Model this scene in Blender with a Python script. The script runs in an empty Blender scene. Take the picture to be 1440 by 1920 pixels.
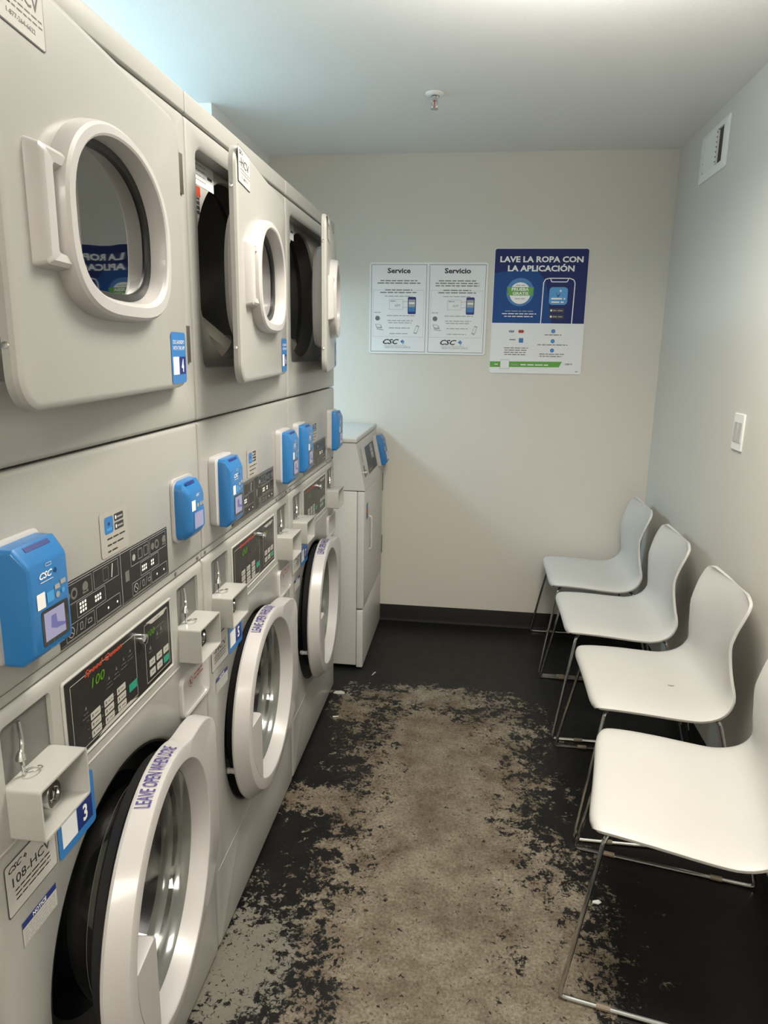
import bpy, bmesh, math, random
from mathutils import Vector, Matrix, Euler
random.seed(7)
C = bpy.context.scene.collection
PI = math.pi
SC = bpy.context.scene

# ------------------------------------------------------------------ camera
CAM = (0.581, 0.0, 1.503); YAW, PITCH, ROLL, FPX = 7.12, 12.958, 0.959, 1331.8
cd = bpy.data.cameras.new('camera'); cam = bpy.data.objects.new('camera', cd); C.objects.link(cam)
cd.sensor_fit = 'VERTICAL'; cd.sensor_height = 24.0; cd.lens = 24.0*FPX/1920.0
cd.clip_start = 0.02
y_, p_, r_ = math.radians(YAW), math.radians(PITCH), math.radians(ROLL)
Fv = Vector((-math.sin(y_)*math.cos(p_), math.cos(y_)*math.cos(p_), -math.sin(p_)))
Rv = Vector((math.cos(y_), math.sin(y_), 0)); Uv = Rv.cross(Fv)
R2 = Rv*math.cos(r_) + Uv*math.sin(r_); U2 = -Rv*math.sin(r_) + Uv*math.cos(r_)
M = Matrix((R2, U2, -Fv)).transposed().to_4x4(); M.translation = Vector(CAM)
cam.matrix_world = M
SC.camera = cam

# ------------------------------------------------------------------ world, lights, exposure
SC.view_settings.view_transform = 'Standard'; SC.view_settings.look = 'None'
SC.view_settings.gamma = 1; SC.view_settings.use_curve_mapping = False
SC.view_settings.exposure = 0.5
w = bpy.data.worlds.new('world'); SC.world = w; w.use_nodes = True
w.node_tree.nodes['Background'].inputs[0].default_value = (0.9, 0.95, 1, 1)
w.node_tree.nodes['Background'].inputs[1].default_value = 0.05

def area(name, loc, rot, sx, sy, power, col, spread=180):
    l = bpy.data.lights.new(name, 'AREA'); l.shape = 'RECTANGLE'; l.size = sx; l.size_y = sy
    l.energy = power; l.color = col; l.spread = math.radians(spread)
    o = bpy.data.objects.new(name, l); o.location = loc; o.rotation_euler = rot; C.objects.link(o)
    return o
WARM = (1.0, 0.93, 0.82); COOL = (0.56, 0.83, 1.0)
area('ceiling_lamp_light', (0.74, 1.62, 2.42), (0, 0, 0), 0.55, 0.55, 19.5, WARM, 155)
area('ceiling_lamp_rear_light', (0.75, -1.3, 2.42), (0, 0, 0), 0.55, 1.1, 44, WARM, 160)
area('ceiling_fill', (0.80, 1.5, 2.12), (math.radians(180), 0, 0), 0.6, 0.9, 14, (1.0, 0.96, 0.90))  # added fill aimed upwards to brighten the ceiling, no fixture of its own
area('bay_lamp_light', (-1.45, 2.0, 2.34), (0, 0, 0), 0.3, 1.2, 22, COOL)
area('bay_lamp_uplight', (-1.20, 2.0, 2.18), (math.radians(180), 0, 0), 0.3, 1.4, 30, COOL)
area('bay_lamp_far_light', (-1.45, 3.15, 2.34), (0, math.radians(-30), 0), 0.3, 1.0, 24, COOL)

# ------------------------------------------------------------------ materials
MATS = {}
def mat(name, col, rough=0.5, metal=0.0, coat=0.0, bump=0.0, bscale=200, vary=0.0, vscale=3.0, emit=None, es=0, trans=0, ior=1.45, alpha=None, spec=None):
    if name in MATS: return MATS[name]
    m = bpy.data.materials.new(name); m.use_nodes = True; nt = m.node_tree
    b = nt.nodes['Principled BSDF']
    b.inputs['Base Color'].default_value = (*col, 1); b.inputs['Roughness'].default_value = rough
    b.inputs['Metallic'].default_value = metal; b.inputs['Coat Weight'].default_value = coat
    b.inputs['Coat Roughness'].default_value = 0.12
    b.inputs['IOR'].default_value = ior
    if spec is not None: b.inputs['Specular IOR Level'].default_value = spec
    if trans: b.inputs['Transmission Weight'].default_value = trans
    if emit: b.inputs['Emission Color'].default_value = (*emit, 1); b.inputs['Emission Strength'].default_value = es
    tc = nt.nodes.new('ShaderNodeTexCoord')
    if bump:
        n = nt.nodes.new('ShaderNodeTexNoise'); n.inputs['Scale'].default_value = bscale; n.inputs['Detail'].default_value = 3
        bp = nt.nodes.new('ShaderNodeBump'); bp.inputs['Strength'].default_value = bump; bp.inputs['Distance'].default_value = 0.001
        nt.links.new(tc.outputs['Object'], n.inputs['Vector']); nt.links.new(n.outputs[0], bp.inputs['Height'])
        nt.links.new(bp.outputs[0], b.inputs['Normal'])
    if vary:
        n = nt.nodes.new('ShaderNodeTexNoise'); n.inputs['Scale'].default_value = vscale; n.inputs['Detail'].default_value = 5
        mx = nt.nodes.new('ShaderNodeMix'); mx.data_type = 'RGBA'
        mx.inputs[6].default_value = (*[c*(1-vary) for c in col], 1); mx.inputs[7].default_value = (*[min(1, c*(1+vary*0.5)) for c in col], 1)
        nt.links.new(tc.outputs['Object'], n.inputs['Vector']); nt.links.new(n.outputs[0], mx.inputs[0]); nt.links.new(mx.outputs[2], b.inputs['Base Color'])
    MATS[name] = m; return m

ENAMEL = mat('white_enamel', (0.355, 0.350, 0.328), 0.38, coat=0.25, bump=0.05, bscale=260)
ENAMEL2 = mat('white_enamel_cabinet', (0.42, 0.41, 0.38), 0.42, coat=0.15, bump=0.05, bscale=260)
PLASTIC = mat('white_plastic', (0.475, 0.460, 0.450), 0.33, coat=0.2)
PANELW = mat('panel_plastic', (0.42, 0.415, 0.39), 0.36, coat=0.2)
BLACKR = mat('black_rubber', (0.012, 0.012, 0.012), 0.45)
BLACKG = mat('black_gloss', (0.010, 0.010, 0.011), 0.12, coat=0.5)
BLACKP = mat('black_panel', (0.020, 0.019, 0.018), 0.32)
STEEL = mat('drum_steel', (0.30, 0.35, 0.33), 0.32, metal=1.0, vary=0.2, vscale=8)
DARKDRUM = mat('dark_drum', (0.16, 0.16, 0.15), 0.45, metal=0.3, vary=0.25, vscale=5)
BAFFLE = mat('baffle_metal', (0.62, 0.57, 0.48), 0.4, metal=0.1)
CHROME = mat('chrome', (0.62, 0.62, 0.61), 0.12, metal=1.0)
GREYM = mat('grey_plate', (0.155, 0.15, 0.14), 0.45, metal=0.1, vary=0.06)
RIM = mat('glass_edge_reflections', (0.15, 0.155, 0.14), 0.12, coat=0.6, vary=0.35, vscale=14)  # thick glass edge, with its reflections painted in as mottled grey-green
HINGEM = mat('hinge_metal', (0.16, 0.145, 0.13), 0.4, metal=0.6)
ENAMEL3 = mat('compact_enamel', (0.52, 0.515, 0.49), 0.4, coat=0.15, bump=0.05, bscale=260)
BLUE = mat('reader_blue', (0.020, 0.155, 0.40), 0.32, coat=0.2)
BLUE2 = mat('sticker_blue', (0.035, 0.17, 0.44), 0.4)
NAVY = mat('navy', (0.015, 0.03, 0.16), 0.4)
WHITEINK = mat('white_ink', (0.82, 0.82, 0.80), 0.5)
GREYINK = mat('grey_ink', (0.15, 0.147, 0.137), 0.5)
GREYINK2 = mat('pale_grey_ink', (0.33, 0.33, 0.325), 0.5)
DARKINK = mat('dark_ink', (0.035, 0.035, 0.04), 0.5)
BUTTON = mat('button_grey', (0.42, 0.41, 0.37), 0.4)
GREENB = mat('button_green', (0.02, 0.26, 0.17), 0.4)
REDINK = mat('red_ink', (0.42, 0.05, 0.02), 0.45)
LED = mat('green_display', (0.07, 0.20, 0.005), 0.4, emit=(0.25, 0.75, 0.02), es=0.06)
LEDW = mat('white_indicator', (0.75, 0.72, 0.65), 0.4, emit=(1, 0.93, 0.8), es=0.35)
LABEL = mat('label_paper', (0.46, 0.45, 0.42), 0.5)
LABELC = mat('label_clear', (0.385, 0.37, 0.33), 0.45)
SCREEN = mat('lcd_screen', (0.22, 0.22, 0.33), 0.2, emit=(0.30, 0.30, 0.50), es=0.22)
SCREEND = mat('lcd_dark', (0.10, 0.10, 0.25), 0.2, emit=(0.12, 0.12, 0.35), es=0.25)
PAPER = mat('sign_white', (0.74, 0.75, 0.76), 0.5, spec=0.3)
SIGNBLUE = mat('sign_blue', (0.006, 0.060, 0.23), 0.45, spec=0.25)
SIGNNAVY = mat('sign_navy', (0.009, 0.020, 0.115), 0.45, spec=0.25)
SIGNGREEN = mat('sign_green', (0.10, 0.33, 0.05), 0.4)
SKYBLUE = mat('sky_blue', (0.06, 0.30, 0.62), 0.4)
VIOLET = mat('violet_ink', (0.06, 0.04, 0.20), 0.5)
SEATP = mat('seat_plastic', (0.53, 0.52, 0.495), 0.42, bump=0.12, bscale=700, vary=0.06, vscale=7)
GLIDE = mat('glide_plastic', (0.22, 0.17, 0.12), 0.5)
SWITCHM = mat('switch_plastic', (0.80, 0.79, 0.76), 0.4)
DARKV = mat('vent_dark', (0.05, 0.045, 0.035), 0.7)
BASEB = mat('black_vinyl', (0.006, 0.006, 0.006), 0.5, vary=0.2, spec=0.3)

def glass_mat(name, tint, rough, fac, gl=0.9):
    m = bpy.data.materials.new(name); m.use_nodes = True; nt = m.node_tree; nt.nodes.clear()
    o = nt.nodes.new('ShaderNodeOutputMaterial'); t = nt.nodes.new('ShaderNodeBsdfTransparent'); g = nt.nodes.new('ShaderNodeBsdfGlossy')
    fr = nt.nodes.new('ShaderNodeFresnel'); fr.inputs['IOR'].default_value = 1.5
    mul = nt.nodes.new('ShaderNodeMath'); mul.operation = 'MULTIPLY_ADD'; mul.inputs[1].default_value = 0.9; mul.inputs[2].default_value = fac
    mx = nt.nodes.new('ShaderNodeMixShader'); t.inputs[0].default_value = (*tint, 1); g.inputs['Roughness'].default_value = rough
    g.inputs[0].default_value = (gl, gl, gl, 1)
    nt.links.new(fr.outputs[0], mul.inputs[0]); nt.links.new(mul.outputs[0], mx.inputs[0]); nt.links.new(t.outputs[0], mx.inputs[1]); nt.links.new(g.outputs[0], mx.inputs[2]); nt.links.new(mx.outputs[0], o.inputs[0])
    return m
GLASS = glass_mat('door_glass', (0.75, 0.76, 0.74), 0.02, 0.03)
GLASSD = glass_mat('dark_glass', (0.30, 0.31, 0.30), 0.02, 0.03, 0.45)

def wall_mat(name, col):
    m = mat(name, col, 0.62, bump=0.35, bscale=130, vary=0.03, vscale=2.5); return m
WALL = wall_mat('wall_paint', (0.62, 0.595, 0.54))
CEIL = wall_mat('ceiling_paint', (0.78, 0.78, 0.76))

def floor_mat():
    m = bpy.data.materials.new('worn_painted_concrete'); m.use_nodes = True; nt = m.node_tree; L = nt.links.new
    b = nt.nodes['Principled BSDF']
    tc = nt.nodes.new('ShaderNodeTexCoord'); P = tc.outputs['Object']
    def noise(scale, detail=4, rough=0.55, vec=P, dist=0):
        n = nt.nodes.new('ShaderNodeTexNoise'); n.inputs['Scale'].default_value = scale; n.inputs['Detail'].default_value = detail
        n.inputs['Roughness'].default_value = rough; n.inputs['Distortion'].default_value = dist; L(vec, n.inputs['Vector']); return n
    def math_(op, a, bb=None, c=None, clamp=False):
        n = nt.nodes.new('ShaderNodeMath'); n.operation = op; n.use_clamp = clamp
        for i, v in enumerate((a, bb, c)):
            if v is None: continue
            if hasattr(v, 'is_linked'): L(v, n.inputs[i])
            else: n.inputs[i].default_value = v
        return n.outputs[0]
    def ramp(v, lo, hi):
        n = nt.nodes.new('ShaderNodeMapRange'); n.interpolation_type = 'SMOOTHSTEP'; L(v, n.inputs[0]); n.inputs[1].default_value = lo; n.inputs[2].default_value = hi
        return n.outputs[0]
    sx = nt.nodes.new('ShaderNodeSeparateXYZ'); L(P, sx.inputs[0]); X, Y = sx.outputs[0], sx.outputs[1]
    def blob(cx, cy, rx, ry):      # 1 in the middle, falling to 0 at the rim
        dx = math_('DIVIDE', math_('SUBTRACT', X, cx), rx); dy = math_('DIVIDE', math_('SUBTRACT', Y, cy), ry)
        d = math_('SQRT', math_('ADD', math_('MULTIPLY', dx, dx), math_('MULTIPLY', dy, dy)))
        return math_('SUBTRACT', 1.0, d)
    # walked lane: rounded box field
    def boxf(x0, x1, y0, y1, s):
        cx, cy, hx, hy = (x0+x1)/2, (y0+y1)/2, (x1-x0)/2, (y1-y0)/2
        ax = math_('SUBTRACT', math_('ABSOLUTE', math_('SUBTRACT', X, cx)), hx); ay = math_('SUBTRACT', math_('ABSOLUTE', math_('SUBTRACT', Y, cy)), hy)
        return math_('MULTIPLY', math_('MAXIMUM', ax, ay), -1.0/s)
    f = boxf(0.22, 0.82, -1.0, 2.78, 0.42)
    for args in ((0.03, 1.42, 0.16, 0.19), (0.10, 2.10, 0.17, 0.07), (0.13, 2.73, 0.09, 0.09), (0.45, 2.88, 0.30, 0.10), (0.80, 1.50, 0.16, 0.5)):
        f = math_('MAXIMUM', f, math_('MULTIPLY', blob(*args), 0.5))
    n1 = noise(5.5, 5, 0.65); n2 = noise(22, 7, 0.74, dist=0.3); n3 = noise(80, 5, 0.70, dist=0.8)
    f = math_('ADD', f, math_('MULTIPLY', math_('SUBTRACT', n1.outputs[0], 0.5), 1.15))
    f = math_('ADD', f, math_('MULTIPLY', math_('SUBTRACT', n2.outputs[0], 0.5), 2.0))
    f = math_('ADD', f, math_('MULTIPLY', math_('SUBTRACT', n3.outputs[0], 0.5), 1.7))
    f = math_('MINIMUM', f, math_('ADD', math_('MULTIPLY', math_('SUBTRACT', n3.outputs[0], 0.375), 5.0), 0.0))
    mask = ramp(f, -0.06, 0.12)
    # faint scattered chips over the dark paint
    n4 = noise(60, 5, 0.75); chips = math_('MULTIPLY', ramp(n4.outputs[0], 0.645, 0.675), ramp(n1.outputs[0], 0.35, 0.65))
    near = ramp(boxf(0.0, 1.0, -1.2, 3.0, 0.3), -0.4, 0.4)
    mask = math_('MAXIMUM', mask, math_('MULTIPLY', math_('MULTIPLY', chips, near), 0.8))
    # concrete colour
    cr = nt.nodes.new('ShaderNodeValToRGB'); n5 = noise(7, 6, 0.7); L(n5.outputs[0], cr.inputs[0])
    e = cr.color_ramp.elements; e[0].position = 0.32; e[0].color = (0.080, 0.058, 0.036, 1); e[1].position = 0.68; e[1].color = (0.205, 0.178, 0.135, 1)
    n6 = noise(120, 5, 0.7)
    mg = nt.nodes.new('ShaderNodeMix'); mg.data_type = 'RGBA'; mg.blend_type = 'MULTIPLY'; mg.inputs[0].default_value = 1.0
    cr2 = nt.nodes.new('ShaderNodeValToRGB'); L(n6.outputs[0], cr2.inputs[0]); e2 = cr2.color_ramp.elements
    e2[0].position = 0.30; e2[0].color = (0.55, 0.55, 0.55, 1); e2[1].position = 0.66; e2[1].color = (1.35, 1.35, 1.35, 1)
    L(cr.outputs[0], mg.inputs[6]); L(cr2.outputs[0], mg.inputs[7])
    # paler grey patch beside the machines
    gp = nt.nodes.new('ShaderNodeMix'); gp.data_type = 'RGBA'; gp.inputs[7].default_value = (0.155, 0.15, 0.125, 1)
    L(math_('MULTIPLY', ramp(blob(0.03, 1.42, 0.2, 0.3), 0.0, 0.3), 0.75), gp.inputs[0]); L(mg.outputs[2], gp.inputs[6])
    dk = nt.nodes.new('ShaderNodeValToRGB'); n7 = noise(9, 5, 0.6); L(n7.outputs[0], dk.inputs[0]); e3 = dk.color_ramp.elements
    e3[0].position = 0.3; e3[0].color = (0.003, 0.003, 0.003, 1); e3[1].position = 0.8; e3[1].color = (0.0095, 0.009, 0.0085, 1)
    mx = nt.nodes.new('ShaderNodeMix'); mx.data_type = 'RGBA'; L(mask, mx.inputs[0]); L(dk.outputs[0], mx.inputs[6]); L(gp.outputs[2], mx.inputs[7])
    L(mx.outputs[2], b.inputs['Base Color']); b.inputs['Specular IOR Level'].default_value = 0.3
    rr = nt.nodes.new('ShaderNodeMapRange'); L(mask, rr.inputs[0]); rr.inputs[3].default_value = 0.42; rr.inputs[4].default_value = 0.75
    L(math_('ADD', rr.outputs[0], math_('MULTIPLY', math_('SUBTRACT', n2.outputs[0], 0.5), 0.3)), b.inputs['Roughness'])
    bp = nt.nodes.new('ShaderNodeBump'); bp.inputs['Strength'].default_value = 0.35; bp.inputs['Distance'].default_value = 0.001
    L(math_('SUBTRACT', math_('MULTIPLY', n6.outputs[0], 0.5), mask), bp.inputs['Height']); L(bp.outputs[0], b.inputs['Normal'])
    return m
FLOOR = floor_mat()

# ------------------------------------------------------------------ mesh helpers
def link(name, bm, mats, parent=None, angle=35, loc=None, rotz=0, recalc=True):
    if recalc: bmesh.ops.recalc_face_normals(bm, faces=bm.faces)
    me = bpy.data.meshes.new(name); bm.to_mesh(me); bm.free()
    for m in (mats if isinstance(mats, (list, tuple)) else [mats]): me.materials.append(m)
    for p in me.polygons: p.use_smooth = True
    me.set_sharp_from_angle(angle=math.radians(angle))
    o = bpy.data.objects.new(name, me); C.objects.link(o)
    if parent: o.parent = parent
    if loc: o.location = loc
    o.rotation_euler.z = rotz
    return o
def thing(name, label, cat, loc=(0, 0, 0), rotz=0, group=None):
    o = bpy.data.objects.new(name, None); C.objects.link(o); o.location = loc; o.rotation_euler = (0, 0, rotz)
    o.empty_display_size = 0.1
    o['label'] = label; o['category'] = cat
    if group: o['group'] = group
    return o
def tag(o, label, cat, group=None):
    o['label'] = label; o['category'] = cat
    if group: o['group'] = group
    return o
def box(bm, x0, x1, y0, y1, z0, z1, bev=0, mi=0, seg=2):
    vs = [bm.verts.new((x, y, z)) for x in (x0, x1) for y in (y0, y1) for z in (z0, z1)]
    fs = [bm.faces.new([vs[i] for i in f]) for f in ((0, 1, 3, 2), (4, 6, 7, 5), (0, 4, 5, 1), (2, 3, 7, 6), (0, 2, 6, 4), (1, 5, 7, 3))]
    for f in fs: f.material_index = mi
    if bev:
        es = list({e for f in fs for e in f.edges})
        r = bmesh.ops.bevel(bm, geom=es, offset=bev, segments=seg, affect='EDGES', profile=0.5)
        for f in r['faces']: f.material_index = mi
    return fs
def loft(bm, loops, closed=True, cap0=False, cap1=False, mi=0):
    rows = [[bm.verts.new(p) for p in lp] for lp in loops]
    n = len(rows[0])
    for a, b in zip(rows[:-1], rows[1:]):
        for i in range(n if closed else n-1):
            j = (i+1) % n
            f = bm.faces.new((a[i], a[j], b[j], b[i])); f.material_index = mi
    if cap0: f = bm.faces.new(rows[0][::-1]); f.material_index = mi
    if cap1: f = bm.faces.new(rows[-1]); f.material_index = mi
    return rows
def tube(bm, pts, r, n=8, mi=0, caps=True):
    pts = [Vector(p) for p in pts]; loops = []
    up = None
    for i, p in enumerate(pts):
        t = (pts[min(i+1, len(pts)-1)] - pts[max(i-1, 0)]).normalized()
        if up is None:
            a = Vector((0, 0, 1)) if abs(t.z) < 0.9 else Vector((1, 0, 0)); up = (a - t*a.dot(t)).normalized()
        else: up = (up - t*up.dot(t)).normalized()
        s = t.cross(up); rr = r[i] if isinstance(r, (list, tuple)) else r
        loops.append([p + (up*math.cos(k*2*PI/n) + s*math.sin(k*2*PI/n))*rr for k in range(n)])
    loft(bm, loops, cap0=caps, cap1=caps, mi=mi)
def smooth_path(pts, rad=0.03, seg=5):
    pts = [Vector(p) for p in pts]; out = [pts[0]]
    for a, b, c in zip(pts[:-2], pts[1:-1], pts[2:]):
        d0 = min(rad, (a-b).length*0.45); d1 = min(rad, (c-b).length*0.45)
        p0 = b + (a-b).normalized()*d0; p1 = b + (c-b).normalized()*d1
        for k in range(seg+1):
            t = k/seg; out.append(p0*(1-t)**2 + b*2*t*(1-t) + p1*t*t)
    out.append(pts[-1]); return out
def rrect(y0, y1, z0, z1, r, seg=5):     # counter-clockwise in (y,z)
    pts = []
    for cy, cz, a0 in ((y1-r, z1-r, 0), (y0+r, z1-r, 90), (y0+r, z0+r, 180), (y1-r, z0+r, 270)):
        for k in range(seg+1):
            a = math.radians(a0 + 90*k/seg); pts.append((cy + r*math.cos(a), cz + r*math.sin(a)))
    return pts
def circ(cy, cz, r, n=64): return [(cy + r*math.cos(2*PI*k/n), cz + r*math.sin(2*PI*k/n)) for k in range(n)]
def dshape(cy, cz, a, ht, hb, n=64, nt=2.15, nb=3.2):
    pts = []
    for k in range(n):
        t = 2*PI*k/n; c, s = math.cos(t), math.sin(t); e = nt if s >= 0 else nb
        pts.append((cy + a*math.copysign(abs(c)**(2/e), c), cz + (ht if s >= 0 else hb)*math.copysign(abs(s)**(2/e), s)))
    return pts
def at(pts, x): return [(x, p[0], p[1]) for p in pts]
def holed(bm, outer, holes, x, mi=0):
    es = []
    for lp in [outer]+holes:
        vs = [bm.verts.new((x, *p)) for p in lp]
        es += [bm.edges.new((vs[i], vs[(i+1) % len(vs)])) for i in range(len(vs))]
    r = bmesh.ops.triangle_fill(bm, use_beauty=True, use_dissolve=False, edges=es)
    for g in r['geom']:
        if isinstance(g, bmesh.types.BMFace): g.material_index = mi
def panel(bm, y0, y1, z0, z1, depth, holes=(), bev=0.006, r=0.004, mi=0, x=0.0, hdepth=0.012, hbev=0.003):
    """front sheet with rounded edges; holes are loops (kept inside) with a short inward wall"""
    lo = []
    for k in range(4):
        a = PI/2*k/3; ins = bev*(1-math.sin(a)); 
        lo.append((at(rrect(y0+bev*(1-math.cos(PI/2-a)) if 0 else y0+bev-bev*math.cos(a) if 0 else y0+bev*(1-math.cos(a)), y1-bev*(1-math.cos(a)), z0+bev*(1-math.cos(a)), z1-bev*(1-math.cos(a)), r), x-bev+bev*math.sin(a))))
    loft(bm, [at(rrect(y0, y1, z0, z1, r), x-depth)] + lo, cap0=not holes, mi=mi)
    hs = []
    for h in holes:
        cy = sum(p[0] for p in h)/len(h); cz = sum(p[1] for p in h)/len(h)
        big = h
        hs.append(big)
        sm = [(cy+(p[0]-cy)*(1-hbev/0.2), cz+(p[1]-cz)*(1-hbev/0.2)) for p in h]
        loft(bm, [at(big, x), at(sm, x-hbev), at(sm, x-hdepth)], mi=mi)
    b = bev
    holed(bm, rrect(y0+b, y1-b, z0+b, z1-b, r), hs, x, mi=mi)
    bmesh.ops.remove_doubles(bm, verts=bm.verts, dist=0.00005)

def shell_box(bm, y0, y1, z0, z1, t=0.01):     # sheet-metal box, open at the front
    o = rrect(y0, y1, z0, z1, 0.004, 2); i = rrect(y0+t, y1-t, z0+t, z1-t, 0.003, 2)
    loft(bm, [at(o, -0.70), at(o, -0.021), at(i, -0.021), at(i, -0.69)], cap0=True, cap1=True)

# ------------------------------------------------------------------ lettering
_tc = {}
def text_geo(s, bold=0.0, shear=0.0, spacing=1.0):
    key = (s, bold, shear, spacing)
    if key in _tc: return _tc[key]
    cu = bpy.data.curves.new('t', 'FONT'); cu.body = s; cu.size = 1.0; cu.offset = bold; cu.shear = shear; cu.resolution_u = 2; cu.space_character = spacing
    o = bpy.data.objects.new('t', cu); C.objects.link(o); bpy.context.view_layer.update()
    me = bpy.data.meshes.new_from_object(o.evaluated_get(bpy.context.evaluated_depsgraph_get()))
    vs = [tuple(v.co[:2]) for v in me.vertices]; fs = [tuple(p.vertices) for p in me.polygons]
    C.objects.unlink(o); bpy.data.objects.remove(o); bpy.data.meshes.remove(me); bpy.data.curves.remove(cu)
    x0 = min(v[0] for v in vs); x1 = max(v[0] for v in vs); y0 = min(v[1] for v in vs); y1 = max(v[1] for v in vs)
    _tc[key] = ([(v[0]-x0, v[1]-y0) for v in vs], fs, x1-x0, y1-y0); return _tc[key]
class Decal:
    """flat artwork in (u, v) with layers, mapped on a surface by f(u, v, h)"""
    def __init__(s, f): s.f = f; s.bm = bmesh.new(); s.mats = []; s.h = 0.0
    def mi(s, m):
        if m not in s.mats: s.mats.append(m)
        return s.mats.index(m)
    def poly(s, pts, m, h=1):
        vs = [s.bm.verts.new(s.f(u, v, h*0.00025)) for u, v in pts]; f = s.bm.faces.new(vs); f.material_index = s.mi(m)
    def rect(s, u0, v0, u1, v1, m, h=1, r=0):
        if r: s.poly(rrect(u0, u1, v0, v1, r, 4), m, h)
        else: s.poly([(u0, v0), (u1, v0), (u1, v1), (u0, v1)], m, h)
    def frame(s, u0, v0, u1, v1, t, m, h=2):
        for a in ((u0, v0, u1, v0+t), (u0, v1-t, u1, v1), (u0, v0, u0+t, v1), (u1-t, v0, u1, v1)): s.rect(*a, m, h)
    def disc(s, u, v, r, m, h=2, n=20, ru=None): s.poly([(u+(ru or r)*math.cos(2*PI*k/n), v+r*math.sin(2*PI*k/n)) for k in range(n)], m, h)
    def text(s, t, u, v, w=None, hgt=None, m=None, h=3, bold=0.0, shear=0.0, align='C', flow=1.0):
        vs, fs, W, H = text_geo(t, bold, shear)
        sx = w/W if w else hgt/H*flow; sy = hgt/H if hgt else sx
        ox = u - W*sx*(0.5 if align == 'C' else 0)
        nv = [s.bm.verts.new(s.f(ox+a*sx, v+b*sy, h*0.00025)) for a, b in vs]
        k = s.mi(m)
        for f in fs:
            try: q = s.bm.faces.new([nv[i] for i in f]); q.material_index = k
            except ValueError: pass
    def line(s, u0, v0, u1, v1, t, m, h=2):
        d = Vector((u1-u0, v1-v0)); n = Vector((-d.y, d.x)).normalized()*t/2
        s.poly([(u0-n.x, v0-n.y), (u1-n.x, v1-n.y), (u1+n.x, v1+n.y), (u0+n.x, v0+n.y)], m, h)
    def words(s, u0, u1, v, t, m, h=2, rng=random, center=False):
        segs = []; u = 0
        while u < (u1-u0):
            L = rng.uniform(2.0, 5.0)*t; segs.append((u, min(u+L, u1-u0))); u += L + t*0.7
        for a, b in segs: s.rect(u0+a, v, u0+b, v+t*0.62, m, h)
    def csc(s, u, v, hgt, m, m2, h=3):     # logo: slanted letters and a small blue bird mark
        s.text('CSC', u, v, hgt=hgt, m=m, h=h, bold=0.03, shear=0.35, align='L', flow=1.25)
        W = text_geo('CSC', 0.03, 0.35)[2]/text_geo('CSC', 0.03, 0.35)[3]*hgt*1.25
        a = u+W+hgt*0.28
        s.poly([(a, v+hgt*0.55), (a+hgt*.5, v+hgt*.15), (a+hgt*.55, v+hgt*.95), (a+hgt*.3, v+hgt*.75)], m2, h)
        s.poly([(a+hgt*.25, v+hgt*1.1), (a+hgt*.85, v+hgt*.55), (a+hgt*.5, v-hgt*.2), (a+hgt*.62, v+hgt*.55)], m2, h+1)
    def build(s, name, parent=None, loc=None, rotz=0):
        return link(name, s.bm, s.mats, parent, loc=loc, rotz=rotz, recalc=False)
def onx(x0): return lambda u, v, h: (x0+h, u, v)            # faces +x, u along +y

# ------------------------------------------------------------------ the room
W, D, H = 1.485, 3.784, 2.44
XL, YF = -2.3, -1.9
def struct(name, bm, m, **k):
    o = link(name, bm, m, **k); o['kind'] = 'structure'; return o
bm = bmesh.new(); box(bm, XL, W+0.1, YF, D+0.1, -0.1, 0); struct('floor', bm, FLOOR)
bm = bmesh.new(); box(bm, XL, W+0.1, YF, D+0.1, H, H+0.1); struct('ceiling', bm, CEIL)
bm = bmesh.new(); box(bm, XL, W+0.1, D, D+0.1, 0, H); struct('wall_back', bm, WALL)
bm = bmesh.new(); box(bm, W, W+0.1, YF, D, 0, H); struct('wall_right', bm, WALL)
bm = bmesh.new(); box(bm, XL-0.1, XL, YF, D+0.1, 0, H); struct('wall_left', bm, WALL)
bm = bmesh.new(); box(bm, XL, W+0.1, YF-0.1, YF, 0, H); struct('wall_front', bm, WALL)
bm = bmesh.new(); box(bm, -0.86, -0.509, 2.99, D, 2.08, H); struct('trim_1', bm, CEIL)      # dropped soffit behind the machines
def baseboard(name, pts):
    bm = bmesh.new()
    prof = [(0, 0), (0.012, 0.0), (0.010, 0.006), (0.005, 0.018), (0.004, 0.088), (0.002, 0.092), (0, 0.092)]
    loops = [[(a[0]+n[0]*p[0], a[1]+n[1]*p[0], p[1]) for p in prof] for a, n in pts]
    loft(bm, loops, cap0=True, cap1=True); struct(name, bm, BASEB)
baseboard('baseboard_back', [((-0.55, D), (0, -1)), ((W-0.005, D), (0, -1))])
baseboard('baseboard_right', [((W, YF+0.02), (-1, 0)), ((W, D-0.004), (-1, 0))])

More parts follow.
